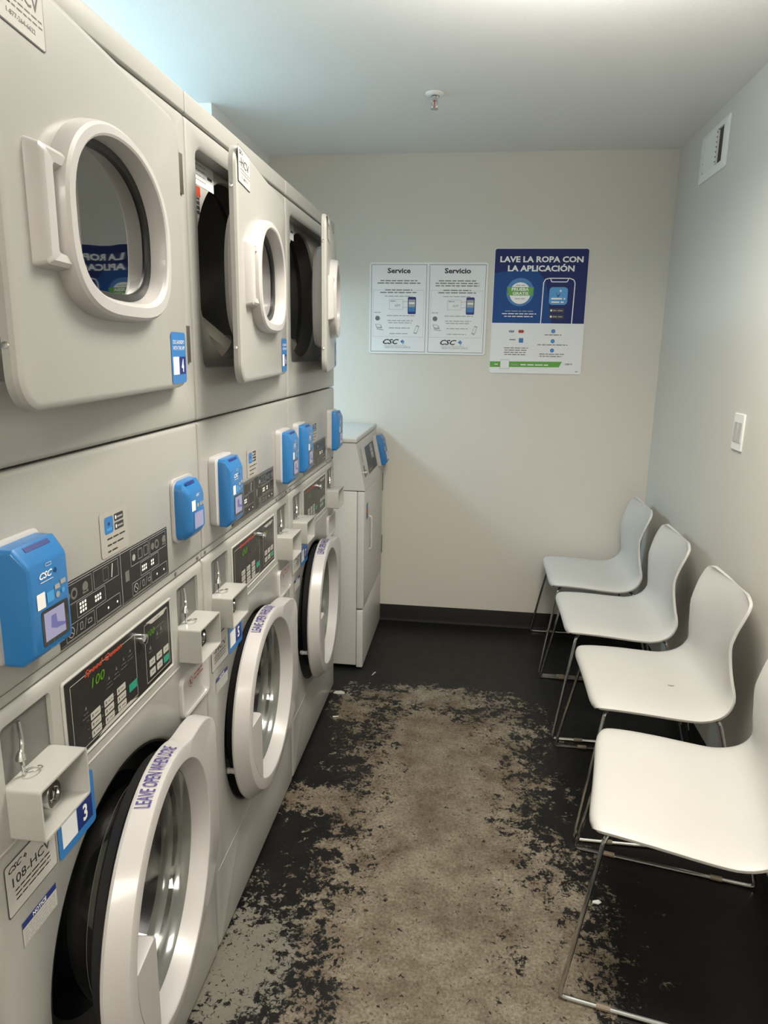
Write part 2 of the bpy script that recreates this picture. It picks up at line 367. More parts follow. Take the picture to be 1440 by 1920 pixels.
# ------------------------------------------------------------------ card readers
def reader(parent, y0, tall=True, thin=False):
    if tall: z0, z1, w, xb, xf = 1.100, 1.256, 0.094, (0.006 if thin else 0.018), 0.046
    else: z0, z1, w, xb, xf = 1.122, 1.242, 0.092, 0.006, 0.034
    y1 = y0+w
    bm = bmesh.new()
    if tall:
        my0, my1, mz0, mz1 = y0-0.012, y1+0.004, z0+0.004, z1+0.006
        loft(bm, [at(rrect(my0, my1, mz0, mz1, 0.014), 0.0005), at(rrect(my0, my1, mz0, mz1, 0.014), xb-0.002), at(rrect(my0+.004, my1-.004, mz0+.004, mz1-.004, 0.011), xb)], cap0=True, cap1=True)
    else:
        loft(bm, [at(rrect(y0-.006, y1+.004, z0-.004, z1+.005, 0.016), 0.0005), at(rrect(y0-.006, y1+.004, z0-.004, z1+.005, 0.016), xb)], cap0=True, cap1=True)
    bm_m = bm
    bm = bmesh.new()
    r = 0.008 if tall else 0.018
    s = [(xb, 0, 0, 0), (xb+(xf-xb)*0.55, 0, 0, 0), (xf-0.002, 0.004, 0.020, 0.012), (xf, 0.007, 0.026, 0.016)]
    if not tall: s = [(xb, 0, 0, 0), (xb+(xf-xb)*0.5, 0.001, 0.002, 0.001), (xf-0.004, 0.008, 0.016, 0.010), (xf, 0.013, 0.024, 0.015)]
    loft(bm, [at(rrect(y0+i, y1-i, z0+ib, z1-it, max(r-i*0.3, 0.003)), x) for x, i, it, ib in s], cap0=True, cap1=True)
    hb = link('card_reader', bm, BLUE, parent); hb['label'] = 'bright blue payment reader'
    m = link('mounting_plate', bm_m, PLASTIC, hb)
    d = Decal(onx(xf+0.0004)); fy0, fy1, fz0, fz1 = y0+0.009, y1-0.009, z0+0.018, z1-0.028
    fw, fh = fy1-fy0, fz1-fz0
    if tall:
        d.rect(fy0+fw*.18, fz0+fh*.03, fy0+fw*.97, fz0+fh*.47, BLACKG, 1, r=0.004)
        d.rect(fy0+fw*.24, fz0+fh*.08, fy0+fw*.84, fz0+fh*.43, SCREEN, 2)
        d.disc(fy0+fw*.46, fz0+fh*.055, 0.0010, LED, 3, 8)
        d.poly([(fy0+fw*.42, fz0+fh*.22), (fy0+fw*.56, fz0+fh*.18), (fy0+fw*.84, fz0+fh*.16), (fy0+fw*.84, fz0+fh*.19), (fy0+fw*.60, fz0+fh*.25), (fy0+fw*.58, fz0+fh*.36), (fy0+fw*.44, fz0+fh*.36)], SCREEND, 3)
        d.rect(fy0+fw*.10, fz0+fh*.50, fy0+fw*.33, fz0+fh*.69, WHITEINK, 1, r=0.001)
        d.rect(fy0+fw*.38, fz0+fh*.53, fy0+fw*.58, fz0+fh*.66, SKYBLUE, 1)
        for a, b_ in ((.62, .64), (.80, .67)): d.rect(fy0+fw*a, fz0+fh*b_, fy0+fw*(a+.15), fz0+fh*(b_+.06), GREYINK2, 1)
        d.disc(fy0+fw*.69, fz0+fh*.57, 0.0042, GREYINK2, 1); d.disc(fy0+fw*.86, fz0+fh*.59, 0.0038, SKYBLUE, 1)
        d.csc(fy0+fw*.22, fz0+fh*.84, 0.0088, WHITEINK, NAVY, 1); d.rect(fy0+fw*.24, fz0+fh*.80, fy0+fw*.60, fz0+fh*.808, WHITEINK, 1)
        d.frame(fy0+fw*.42, fz0+fh*.97, fy0+fw*.58, fz0+fh*1.01, .0005, WHITEINK, 1)
        d.words(fy0+fw*.35, fy0+fw*.75, fz0-fh*.03, 0.0014, SKYBLUE, 1)
    else:
        d.rect(fy0+fw*.22, fz0+fh*.02, fy0+fw*.95, fz0+fh*.52, BLUE2, 1, r=.002)
        d.rect(fy0+fw*.26, fz0+fh*.05, fy0+fw*.86, fz0+fh*.48, SCREEN, 2)
        d.rect(fy0+fw*.10, fz0+fh*.56, fy0+fw*.36, fz0+fh*.84, WHITEINK, 1)
        d.csc(fy0+fw*.42, fz0+fh*.92, 0.005, WHITEINK, SKYBLUE, 1)
        for a in (.46, .66, .82): d.rect(fy0+fw*a, fz0+fh*.62, fy0+fw*(a+.13), fz0+fh*.72, GREYINK2, 1)
    d.build('reader_face', hb)
    # card slot on the sloping top
    bm = bmesh.new(); zt = z1; xm = xb+(xf-xb)*0.55
    sl = (0.020/((xf-.002)-xm))
    def top(y, t): x = xm + t*((xf-.002)-xm); return (x+0.0004, y, zt - t*0.020 + 0.0006)
    a, b_ = (y0+w*.22, y1-w*.22) if tall else (y0+w*.15, y1-w*.4)
    vs = [bm.verts.new(top(a, .15)), bm.verts.new(top(b_, .15)), bm.verts.new(top(b_, .42)), bm.verts.new(top(a, .42))]
    bm.faces.new(vs[::-1]); link('card_slot', bm, NAVY, hb, recalc=False)
    return hb

# ------------------------------------------------------------------ washers
WW = 0.738
def ringr(phi, base):
    a = math.degrees(math.atan2(math.sin(phi), math.cos(phi)))
    def sm(t): t = max(0, min(1, t)); return t*t*(3-2*t)
    bx, top, bot = 0.300, 27.0, -20.0
    base = min(base, 0.25)
    if bot <= a <= top: r = bx/math.cos(math.radians(a))
    elif a > top: r = base + (bx/math.cos(math.radians(top))-base)*(1-sm((a-top)/42))
    else: r = base + (bx/math.cos(math.radians(bot))-base)*(1-sm((bot-a)/45))
    return max(base, r) + (base-0.25 if r > base else 0)*0
def washer(Y0, theta, num, ident, label):
    t = thing('washing_machine', label, 'washing machine', (0, Y0, 0), 0, 'stacked washing machines')
    CY, CZ = 0.357, 0.52
    port = circ(CY, CZ, 0.272, 72)
    recL = rrect(0.045, 0.155, 0.866, 1.022, 0.008); recR = rrect(0.592, 0.702, 0.866, 1.022, 0.008)
    pnl = rrect(0.178, 0.563, 0.872, 1.020, 0.006)
    cup = rrect(0.580, 0.728, 0.738, 0.828, 0.014)
    bm = bmesh.new()
    panel(bm, 0.001, WW, 0.012, 1.043, 0.02, [port, recL, recR, pnl], bev=0.012, r=0.006, hdepth=0.014, hbev=0.004)
    link('front_panel', bm, ENAMEL, t, angle=40)
    bm = bmesh.new()
    # cabinet body: five plain sides
    shell_box(bm, 0.002, WW-0.001, 0.012, 1.043)
    link('cabinet', bm, ENAMEL2, t)
    for yy in (0.06, 0.67):
        for xx in (-0.06, -0.64):
            bm = bmesh.new(); loft(bm, [[(xx+0.02*math.cos(k*PI/5), yy+0.02*math.sin(k*PI/5), z) for k in range(10)] for z in (0.0, 0.0135)], cap0=True, cap1=True)
            link('foot', bm, BLACKR, t)
    # backs of the recesses, with the grey key plates
    for rc, nm in ((recL, 'key_plate'), (recR, 'key_plate')):
        bm = bmesh.new(); y0 = rc[10][0] if 0 else min(p[0] for p in rc); y1 = max(p[0] for p in rc)
        box(bm, -0.014, -0.006, y0+0.001, y1-0.001, 0.867, 1.021)
        kp = link(nm, bm, GREYM, t); kp['label'] = 'dull grey metal plate'
        bm = bmesh.new(); yc = y0+0.033
        tube(bm, smooth_path([(0.000, yc+0.004, 1.015), (0.003, yc+0.004, 0.985), (0.006, yc-0.004, 0.975), (0.006, yc-.002, 0.966)], 0.006), 0.0028, 8)
        ps_ = link('slide_pin', bm, CHROME, t); bm = bmesh.new()
        loft(bm, [[(0.004+rr*math.cos(k*PI/6), yc-.003+rr*math.sin(k*PI/6), z) for k in range(12)] for rr, z in ((0.003, 0.976), (0.006, 0.970), (0.0075, 0.964), (0.003, 0.962))], cap0=True, cap1=True)
        lp_ = link('lock_pin', bm, CHROME, t)
        bm = bmesh.new(); tube(bm, [(0.004, yc-.002, 0.964), (0.005, yc-.001, 0.940)], 0.0026, 8); link('pin_shaft', bm, CHROME, lp_)
        bm = bmesh.new()
        tube(bm, [(0.013+0.010*math.cos(k*PI/8), yc+.008+0.012*math.sin(k*PI/8), 0.9405+0.003*math.cos(k*PI/8+1)+.003) for k in range(17)], 0.0009, 6)
        link('key_ring', bm, CHROME, lp_)
        # coin box: open sleeve with the lock inside
        bm = bmesh.new(); a, b_ = y0-0.001, y1+0.002; z0, z1 = 0.863, 0.9385; X = 0.048
        out = rrect(a, b_, z0, z1, 0.005, 3); inn = rrect(a+.003, b_-.003, z0+.003, z1-.003, 0.0035, 3)
        loft(bm, [at(out, -0.006), at(out, X), at(inn, X), at(inn, 0.004)], cap1=True)
        cb = link('coin_box', bm, PANELW, t)
        bm = bmesh.new(); cy, cz = a+0.052, 0.900
        lo = []
        for x, sc in ((0.004, 1.35), (0.006, 1.35), (0.007, 1.05), (0.030, 1.0), (0.0325, 0.92), (0.0325, 0.62), (0.027, 0.55)):
            lo.append(at([(cy+0.0165*sc*(abs(math.cos(q))**.8)*math.copysign(1, math.cos(q)), cz+0.0195*sc*(abs(math.sin(q))**.8)*math.copysign(1, math.sin(q))) for q in [k*PI/12 for k in range(24)]], x))
        loft(bm, lo, cap1=True); lk = link('lock', bm, CHROME, cb)
        bm = bmesh.new(); box(bm, 0.0265, 0.0285, cy-.002, cy+.002, cz-.008, cz+.008); link('keyhole', bm, BLACKP, cb)
        del lk
    # control panel
    bm = bmesh.new()
    o1 = rrect(0.181, 0.560, 0.875, 1.019, 0.005); 
    loft(bm, [at(rrect(0.180, 0.561, 0.874, 1.0195, 0.005), -0.014), at(rrect(0.180, 0.561, 0.874, 1.0195, 0.005), 0.001), at(rrect(0.183, 0.558, 0.877, 1.0165, 0.004), 0.0028), at(rrect(0.187, 0.555, 0.880, 1.0135, 0.003), 0.0005)], cap1=True)
    cp = link('control_panel', bm, PANELW, t)
    d = Decal(onx(0.0008)); d.rect(0.188, 0.881, 0.554, 1.013, BLACKP, 1)
    U = lambda f: 0.188+0.366*f
    V = lambda f: 0.881+0.132*f
    d.frame(U(.035), V(.05), U(.60), V(.93), .0012, BUTTON); d.frame(U(.70), V(.06), U(.975), V(.93), .0012, BUTTON)
    d.rect(U(.03), V(.02), U(.10), V(.05), BLACKP, 2)
    d.text('Speed Queen', U(.31), V(.875), w=0.366*.33, hgt=0.013, m=REDINK, bold=0.03, shear=0.3, h=4)
    d.text('100' if num == '3' else '00', U(.25), V(.70), w=0.366*.11, hgt=0.016, m=LED, shear=0.2, h=4)
    for k, (cx, cy_) in enumerate(((.14, .40), (.34, .52), (.41, .56), (.48, .60), (.545, .64))):
        d.words(U(cx-.03), U(cx+.03), V(cy_), .0020, GREYINK, 2); d.words(U(cx-.02), U(cx+.02), V(cy_+.05), .0020, GREYINK, 2); d.poly([(U(cx-.008), V(cy_+.10)), (U(cx+.008), V(cy_+.10)), (U(cx), V(cy_+.15))], GREYINK, 2)
    for c in range(3):
        for r in range(3):
            if c == 0 and r == 3: continue
            u = U(.17+.115*c); v = V(.08+.115*r)
            d.rect(u, v, u+0.030, v+0.0125, BUTTON, 2, r=0.002); d.words(u+.012, u+.026, v+.005, .0028, GREYINK, 3); d.rect(u+.004, v+.004, u+.008, v+.009, GREYINK, 3)
            d.words(u-.011, u-.004, v+.005, .002, GREYINK, 2)
    d.rect(U(.515), V(.19), U(.515)+.031, V(.19)+.015, GREENB, 2, r=0.002)
    d.poly([(U(.22), V(.02)), (U(.60), V(.02)), (U(.52), V(.075)), (U(.28), V(.075))], BUTTON, 3)
    d.poly([(U(.72), V(.95)), (U(.965), V(.95)), (U(.92), V(.88)), (U(.78), V(.88))], BUTTON, 3); d.words(U(.82), U(.88), V(.90), .003, GREYINK, 4)
    d.text('100' if num == '3' else '0', U(.77), V(.72), w=0.366*.08, hgt=0.012, m=LED, shear=0.2, h=4)
    for c in range(3):
        for r in range(2):
            u = U(.735+.082*c); v = V(.12+.15*r); g = (c == 2 and r == 0)
            d.rect(u, v, u+0.024, v+0.014, GREENB if g else BUTTON, 2, r=0.002)
            if not g: d.words(u+.007, u+.020, v+.006, .0025, GREYINK, 3)
    for cx, cy_ in ((.755, .48), (.84, .60), (.885, .63)): d.words(U(cx-.02), U(cx+.02), V(cy_), .002, GREYINK, 2); d.poly([(U(cx-.012), V(cy_+.04)), (U(cx+.012), V(cy_+.04)), (U(cx), V(cy_+.11))], GREYINK, 2)
    d.words(U(.80), U(.93), V(.76), .0025, GREYINK, 2)
    d.build('keypad', cp)
    bm = bmesh.new(); cy, cz = U(.655), V(.80)
    loft(bm, [at(circ(cy, cz, r, 20), x) for r, x in ((.0105, 0.001), (.0105, .008), (.0095, .012), (.0065, .0135))], cap1=True)
    link('lock_button', bm, CHROME, cp)
    # raised seam below the panel
    bm = bmesh.new(); tube(bm, [(-0.0004, 0.012, 0.856), (-0.0004, 0.590, 0.856)], 0.0024, 6); link('panel_ridge', bm, ENAMEL, t)
    bm = bmesh.new(); tube(bm, [(-0.0006, 0.012, 0.232), (-0.0006, WW-0.012, 0.262)], 0.0018, 6); link('kick_ridge', bm, ENAMEL, t)
    # soap cup
    bm = bmesh.new()
    cyc, czc = 0.654, 0.783
    def sc_(f, dz=0): return [(cyc+(p[0]-cyc)*f, czc+(p[1]-czc)*f+dz) for p in cup]
    loft(bm, [at(cup, 0.0), at(sc_(1.0), 0.006), at(sc_(.97), 0.009), at(sc_(.86), 0.008), at(sc_(.78, -.004), 0.0045), at(sc_(.3, .012), 0.003)], cap0=True, cap1=True)
    dc = link('detergent_cup', bm, PLASTIC, t)
    d = Decal(onx(0.0085)); 
    n = 24; cc = (0.622, 0.808)
    for k in range(n):
        a, b_ = 2*PI*k/n, 2*PI*(k+1)/n; d.poly([(cc[0]+.011*math.cos(a), cc[1]+.011*math.sin(a)), (cc[0]+.011*math.cos(b_), cc[1]+.011*math.sin(b_)), (cc[0]+.0095*math.cos(b_), cc[1]+.0095*math.sin(b_)), (cc[0]+.0095*math.cos(a), cc[1]+.0095*math.sin(a))], REDINK, 2)
    d.line(cc[0]-.007, cc[1]+.007, cc[0]+.007, cc[1]-.007, .0016, REDINK); d.rect(cc[0]-.003, cc[1]-.006, cc[0]+.002, cc[1]+.005, DARKINK)
    for k in range(2): d.words(0.640, 0.690, 0.815-.010*k, .005, REDINK)
    d.build('warning_mark', dc)
    # opening
    bm = bmesh.new()
    prof = ((0.270, -0.010), (0.2685, -0.004), (0.262, -0.004), (0.258, -0.016), (0.240, -0.030), (0.215, -0.045), (0.205, -0.060), (0.215, -0.075))
    loft(bm, [at(circ(CY, CZ, r, 72), x) for r, x in prof]); link('door_gasket', bm, BLACKR, t)
    bm = bmesh.new()
    prof = ((0.215, -0.074), (0.27, -0.08), (0.27, -0.52), (0.24, -0.56), (0.02, -0.57))
    loft(bm, [at(circ(CY, CZ, r, 48), x) for r, x in prof], cap1=True); link('drum', bm, STEEL, t)
    # door: hinged on the far side
    HY, cy, cz = 0.666, 0.349, 0.540
    droot_loc = (0.001, HY, 0.0); c0 = cy-HY
    N = 96
    def lp(base, x, flare=True, dz=0.0):
        out = []
        for k in range(N):
            a = 2*PI*k/N; r = base
            if flare: r = ringr(a, 0.25) + (base-0.25)
            out.append((x, c0 + r*math.cos(a), cz + dz + r*math.sin(a)))
        return out
    bm = bmesh.new()
    loft(bm, [lp(0.200, -0.004, 0), lp(0.232, -0.004, 0), lp(0.258, 0.002, 1, -.012), lp(0.2640, 0.005, 1, -.012), lp(0.2655, 0.010, 1, -.012), lp(0.2510, 0.0405, 1, -.001), lp(0.2495, 0.0437), lp(0.2465, 0.0450), lp(0.2215, 0.0455, 0), lp(0.2190, 0.0440, 0), lp(0.2175, 0.040, 0), lp(0.203, 0.006, 0), lp(0.200, -0.004, 0)])
    dr = link('door', bm, PLASTIC, t, loc=droot_loc, rotz=math.radians(theta), angle=24)
    bm = bmesh.new(); lo = []
    q = [math.radians(a) for a in range(174, 236, 4)]
    for x, sh in ((0.012, 0), (0.041, 0), (0.0448, 0.003)):
        arc = [(c0+0.2185*math.cos(a), cz+0.2185*math.sin(a)) for a in q]
        yin = c0-0.130-sh
        lo.append(at(arc + [(yin, arc[-1][1]+.006), (yin, cz+0.014-sh), (yin-.010, cz+0.022-sh)], x))
    loft(bm, lo, cap0=True, cap1=True); link('door_handle', bm, PLASTIC, dr)
    bm = bmesh.new()
    loft(bm, [lp(0.236, -0.004, 0), lp(0.232, -0.020, 0), lp(0.210, -0.030, 0), lp(0.196, -0.020, 0), lp(0.197, 0.002, 0)]); link('door_seal', bm, BLACKR, dr)
    bm = bmesh.new()
    loft(bm, [lp(r, x, 0) for r, x in ((0.203, 0.006), (0.200, 0.010), (0.196, 0.004), (0.190, -0.02), (0.182, -0.06), (0.165, -0.095), (0.130, -0.112), (0.07, -0.118), (0.01, -0.119))], cap1=True)
    link('glass_bowl', bm, GLASS, dr)
    bm = bmesh.new(); loft(bm, [lp(r, x, 0) for r, x in ((0.203, 0.0075), (0.199, 0.0105), (0.1955, 0.004), (0.192, -0.008), (0.1905, -0.022), (0.186, -0.030), (0.1845, -0.048))]); link('glass_rim', bm, RIM, dr)  # added opaque band: glass edge with reflections put into its colour
    bm = bmesh.new(); a = math.radians(205)
    yy, zz = c0+0.243*math.cos(a), cz+0.243*math.sin(a)
    loft(bm, [[(x, yy+r*math.cos(k*PI/6), zz+r*math.sin(k*PI/6)) for k in range(12)] for x, r in ((-0.003, 0.008), (-0.016, 0.007), (-0.022, 0.009), (-0.030, 0.006))], cap1=True); link('latch', bm, PLASTIC, dr)
    def ringmap(u, v, h):     # u runs along the rim anticlockwise towards the top, v from the front lip towards the machine
        ph = math.radians(114) - u/0.2515
        k = v/0.0305 + 0.06
        r = 0.2508 + 0.0147*k + h + 0.0006
        return (0.039 - v, c0 + r*math.cos(ph), cz - 0.012*k + r*math.sin(ph))
    d = Decal(ringmap); d.text('LEAVE OPEN WHEN DONE', 0.004, 0.002, w=0.155, hgt=0.025, m=VIOLET, align='L', h=2, bold=0.012); d.build('door_lettering', dr)
    # stickers
    d = Decal(onx(0.0006)); d.rect(0.140, 0.752, 0.243, 0.845, BLUE2, 1, r=0.008)
    d.rect(0.150, 0.766, 0.190, 0.806, PAPER, 2); d.rect(0.192, 0.766, 0.234, 0.806, NAVY, 2); d.text(num, 0.213, 0.772, hgt=0.028, m=WHITEINK, bold=0.03, flow=.8)
    d.text('DO LAUNDRY', 0.191, 0.832, w=0.08, hgt=.006, m=WHITEINK); d.text('WITH THE APP', 0.191, 0.822, w=0.08, hgt=.006, m=WHITEINK)
    d.build('number_sticker', t)
    d = Decal(onx(0.0006)); d.rect(0.022, 0.757, 0.134, 0.836, DARKINK, 1, r=.005); d.rect(0.0235, 0.7585, 0.1325, 0.8345, LABEL, 2, r=.004)
    d.csc(0.030, 0.820, 0.009, DARKINK, DARKINK); d.text(ident, 0.078, 0.797, w=0.085, hgt=0.014, m=DARKINK, bold=.01)
    for k in range(3): d.words(0.040, 0.118, 0.788-.007*k, .0035, GREYINK)
    d.rect(0.028, 0.763, 0.128, 0.7635, GREYINK); d.build('id_label', t)
    d = Decal(onx(0.0006)); d.rect(0.045, 0.694, 0.124, 0.732, LABEL, 1); d.rect(0.045, 0.722, 0.124, 0.732, NAVY, 2); d.text('NOTICE', 0.084, 0.7238, hgt=0.0065, m=WHITEINK, bold=.02)
    for k in range(5): d.words(0.048, 0.120, 0.716-.005*k, .003, GREYINK2)
    d.build('notice_label', t)
    return t
washer(0.703, 6.8, '3', '108-HCV', 'white front-load washer with a 3 on its blue sticker, nearest in the row')
washer(1.443, 1.4, '5', '-HCV', 'white front-load washer, middle of the three under the stacked dryers')
washer(2.183, 2.9, '7', '-HCV', 'white front-load washer, farthest of the stacked row, beside the narrow gap')

# ------------------------------------------------------------------ dryers
def dryer(Y0, theta, num, label, tallR):
    t = thing('tumble_dryer', label, 'tumble dryer', (0, Y0, 1.045), 0, 'stacked tumble dryers')
    zo = -1.045
    def L(name, bm, m, p=None, **k):
        o = link(name, bm, m, p or t, **k)
        if p is None: o.location.z += zo
        return o
    z_low = 1.0465
    # lower fascia with controls
    bm = bmesh.new(); panel(bm, 0.001, WW, z_low+0.014, 1.344, 0.02, [], bev=0.008)
    box(bm, -0.02, -0.004, 0.001, WW, z_low, z_low+0.014); fp = L('control_fascia', bm, ENAMEL)
    bm = bmesh.new()
    well = rrect(0.046, 0.672, 1.448, 1.902, 0.035, 8)
    panel(bm, 0.001, WW, 1.3475, 1.9355, 0.02, [well], bev=0.008, hdepth=0.045, hbev=0.006); L('front_panel', bm, ENAMEL, angle=40)
    bm = bmesh.new(); panel(bm, 0.001, WW, 1.938, 1.979, 0.02, [], bev=0.004, x=0.002); L('top_trim', bm, ENAMEL)
    bm = bmesh.new(); shell_box(bm, 0.002, WW-0.001, z_low, 1.978)
    L('cabinet', bm, ENAMEL2)
    # bulkhead and drum
    dcy, dcz = 0.372, 1.672
    dl = dshape(dcy, dcz, 0.232, 0.215, 0.205, 144, 2.02, 2.15)
    bm = bmesh.new(); holed(bm, rrect(0.040, 0.680, 1.440, 1.910, 0.02), [dl], -0.044)
    loft(bm, [at(dl, -0.044), at([(dcy+(p[0]-dcy)*.985, dcz+(p[1]-dcz)*.985) for p in dl], -0.052)]); L('bulkhead', bm, ENAMEL2)
    bm = bmesh.new()
    def S(f): return [(dcy+(p[0]-dcy)*f, dcz+(p[1]-dcz)*f) for p in dl]
    loft(bm, [at(S(.984), -0.052), at(S(1.0), -0.10), at(S(1.08), -0.12), at(S(1.08), -0.60), at(S(0.9), -0.64), at(S(0.1), -0.645)], cap1=True); dm = L('drum', bm, DARKDRUM)
    for a0 in (-48, 132):
        bm = bmesh.new()
        a = math.radians(a0); R = 0.24; vs = []
        for x, wd, hh in ((-0.105, 0.055, 0.01), (-0.17, 0.060, 0.10), (-0.50, 0.060, 0.10), (-0.58, 0.04, 0.02)):
            row = []
            for s_, hgt in ((-1, 0), (-.35, 1), (.35, 1), (1, 0)):
                rr = R - 0.002 - hh*hgt; ta = s_*wd
                row.append((x, dcy + rr*math.cos(a) - ta*math.sin(a), dcz + rr*math.sin(a) + ta*math.cos(a)))
            vs.append(row)
        loft(bm, vs, closed=False)
        L('drum_baffle', bm, BAFFLE, dm)
    # warning labels on the bulkhead
    d = Decal(onx(-0.0435)); 
    d.rect(0.150, 1.846, 0.265, 1.896, PAPER, 1); d.rect(0.150, 1.822, 0.180, 1.843, REDINK, 1); d.rect(0.150, 1.786, 0.174, 1.820, DARKINK, 1)
    for k in range(4): d.words(0.154, 0.215, 1.886-.010*k, .004, GREYINK2)
    d.words(0.225, 0.255, 1.868, .010, DARKINK)
    for k in range(3): d.words(0.152, 0.172, 1.812-.010*k, .004, GREYINK2, 3)
    o = d.build('warning_label', t); o.location.z += zo
    # door
    HY = 0.660
    bm = bmesh.new(); cy, cz = -0.351, 1.665
    hole = dshape(cy, cz, 0.168, 0.111, 0.103)
    ro = rrect(-0.640, -0.015, 1.425, 1.897, 0.045, 8); ri = rrect(-0.632, -0.021, 1.432, 1.890, 0.038, 8)
    loft(bm, [at(ri, 0.001), at(ro, 0.003), at(ro, 0.012), at(rrect(-0.6375, -0.0165, 1.4275, 1.8945, 0.043, 8), 0.017), at(ri, 0.0195), at(rrect(-0.627, -0.024, 1.436, 1.886, 0.034, 8), 0.020)])
    holed(bm, rrect(-0.627, -0.024, 1.436, 1.886, 0.034, 8), [hole], 0.020)
    holed(bm, ri, [hole], 0.001); loft(bm, [at(hole, 0.001), at(hole, 0.020)])
    bmesh.ops.remove_doubles(bm, verts=bm.verts, dist=0.00005)
    for yy, zz in ((-0.6402, 1.500), (-0.6402, 1.815)):
        pass
    dr = L('door', bm, ENAMEL, angle=22, loc=(0.004, HY, 0), rotz=math.radians(theta)); 
    bm = bmesh.new()
    def Dd(a, ht, hb, x): return at(dshape(cy, cz, a, ht, hb), x)
    loft(bm, [Dd(.191, .128, .130, .0195), Dd(.190, .127, .129, .032), Dd(.187, .125, .127, .040), Dd(.183, .121, .123, .0435), Dd(.169, .112, .109, .0440), Dd(.166, .109, .106, .042), Dd(.164, .108, .103, .037), Dd(.163, .107, .100, .012), Dd(.163, .107, .100, .001)])
    link('window_ring', bm, PLASTIC, dr, angle=22)
    bm = bmesh.new(); loft(bm, [Dd(.163, .107, .100, .016), Dd(.153, .097, .090, .014), Dd(.152, .096, .089, .0095), Dd(.158, .102, .095, .006), Dd(.158, .104, .098, -.040)]); link('window_gasket', bm, BLACKR, dr)
    bm = bmesh.new(); loft(bm, [Dd(.1625, .1065, .0995, .010), Dd(.12, .075, .07, .0095), Dd(.03, .02, .02, .009)], cap1=True); link('glass_pane', bm, GLASSD, dr)
    bm = bmesh.new(); loft(bm, [Dd(.172, .11, .105, .001), Dd(.212, .17, .165, .001), Dd(.210, .168, .163, -.022), Dd(.200, .160, .155, -.032), Dd(.19, .15, .145, -.030), Dd(.172, .11, .105, -.010)]); link('inner_ring', bm, STEEL if False else PLASTIC, dr)
    # handle pocket left of the ring
    bm = bmesh.new()
    ho = rrect(-0.605, -0.53, 1.594, 1.738, 0.006, 4)
    def taper(x, y0, y1, z0, z1, r=0.006): return at(rrect(y0, y1, z0, z1, r, 4), x)
    loft(bm, [taper(.0195, -.590, -.500, 1.586, 1.722), taper(.034, -.584, -.500, 1.590, 1.718), taper(.038, -.578, -.500, 1.595, 1.713), taper(.036, -.556, -.500, 1.604, 1.703), taper(.022, -.546, -.500, 1.612, 1.693)], cap1=True)
    link('door_handle', bm, PLASTIC, dr)
    for zz in (1.500, 1.815):
        bm = bmesh.new(); loft(bm, [[(0.0075+r*math.cos(k*PI/5), -0.6398-dy, zz+r*math.sin(k*PI/5)) for k in range(10)] for r, dy in ((.0045, 0), (.004, .0015), (.001, .002))], cap1=True)
        link('edge_screw', bm, CHROME, dr)
    # labels on the door
    dm_ = Decal(onx(0.0208))
    dm_.rect(-0.121, 1.434, -0.036, 1.526, BLUE2, 1, r=.008); dm_.rect(-0.113, 1.450, -0.079, 1.482, PAPER, 2); dm_.rect(-0.078, 1.450, -0.040, 1.482, NAVY, 2)
    dm_.text(num, -0.059, 1.454, hgt=0.024, m=WHITEINK, bold=.03, flow=.8); dm_.text('DO LAUNDRY', -0.078, 1.505, w=.066, hgt=.007, m=WHITEINK); dm_.text('WITH THE APP', -0.078, 1.494, w=.068, hgt=.007, m=WHITEINK)
    dm_.build('number_sticker', dr)
    dm_ = Decal(onx(0.0208)); dm_.rect(-0.636+.004, 1.824, -0.517, 1.893, DARKINK, 1, r=.004); dm_.rect(-0.6305, 1.8255, -0.5185, 1.8915, LABEL, 2, r=.003)
    dm_.csc(-.620, 1.879, .008, DARKINK, DARKINK); dm_.text('107-HCV' if num == '4' else '-HCV', -0.574, 1.858, w=.09, hgt=.016, m=DARKINK, bold=.01)
    for k in range(2): dm_.words(-0.610, -0.52, 1.851-.006*k, .0035, GREYINK)
    dm_.text('1-877-264-6622' if num == '4' else '1-877', -0.570, 1.8345, w=.06, hgt=.005, m=DARKINK)
    dm_.rect(-.626, 1.829, -.522, 1.8295, GREYINK); dm_.build('id_label', dr)
    for zc in (1.823, 1.505):
        bm = bmesh.new(); box(bm, 0.0005, 0.004, 0.680, 0.712, zc-.036, zc+.036, .0006)
        hl = L('door_hinge', bm, HINGEM); bm = bmesh.new(); tube(bm, [(0.005, 0.680, zc-.038), (0.005, 0.680, zc+.038)], 0.0050, 8); link('hinge_pin', bm, HINGEM, hl)
    # black instruction panel
    d = Decal(onx(0.0006)); y0, y1, z0, z1 = 0.190, 0.561, 1.068, 1.162
    d.rect(y0, z0, y1, z1, BLACKP, 1); d.rect(y0+.002, z0+.002, y1-.002, z0+.0032, GREYINK, 2); d.rect(y0+.002, z1-.0032, y1-.002, z1-.002, GREYINK2, 2)
    d.rect(0.376, z0, 0.3775, z1, GREYINK2, 2)
    for (a, b_, c, e) in ((.205, 1.126, .285, 1.156), (.290, 1.126, .368, 1.156), (.238, 1.099, .322, 1.124), (.205, 1.072, .285, 1.096), (.290, 1.072, .368, 1.096),
                          (.412, 1.126, .482, 1.156), (.486, 1.126, .554, 1.156), (.446, 1.099, .520, 1.124), (.412, 1.072, .482, 1.096), (.486, 1.072, .554, 1.096)):
        d.frame(a, b_, c, e, .0009, GREYINK2, 2)
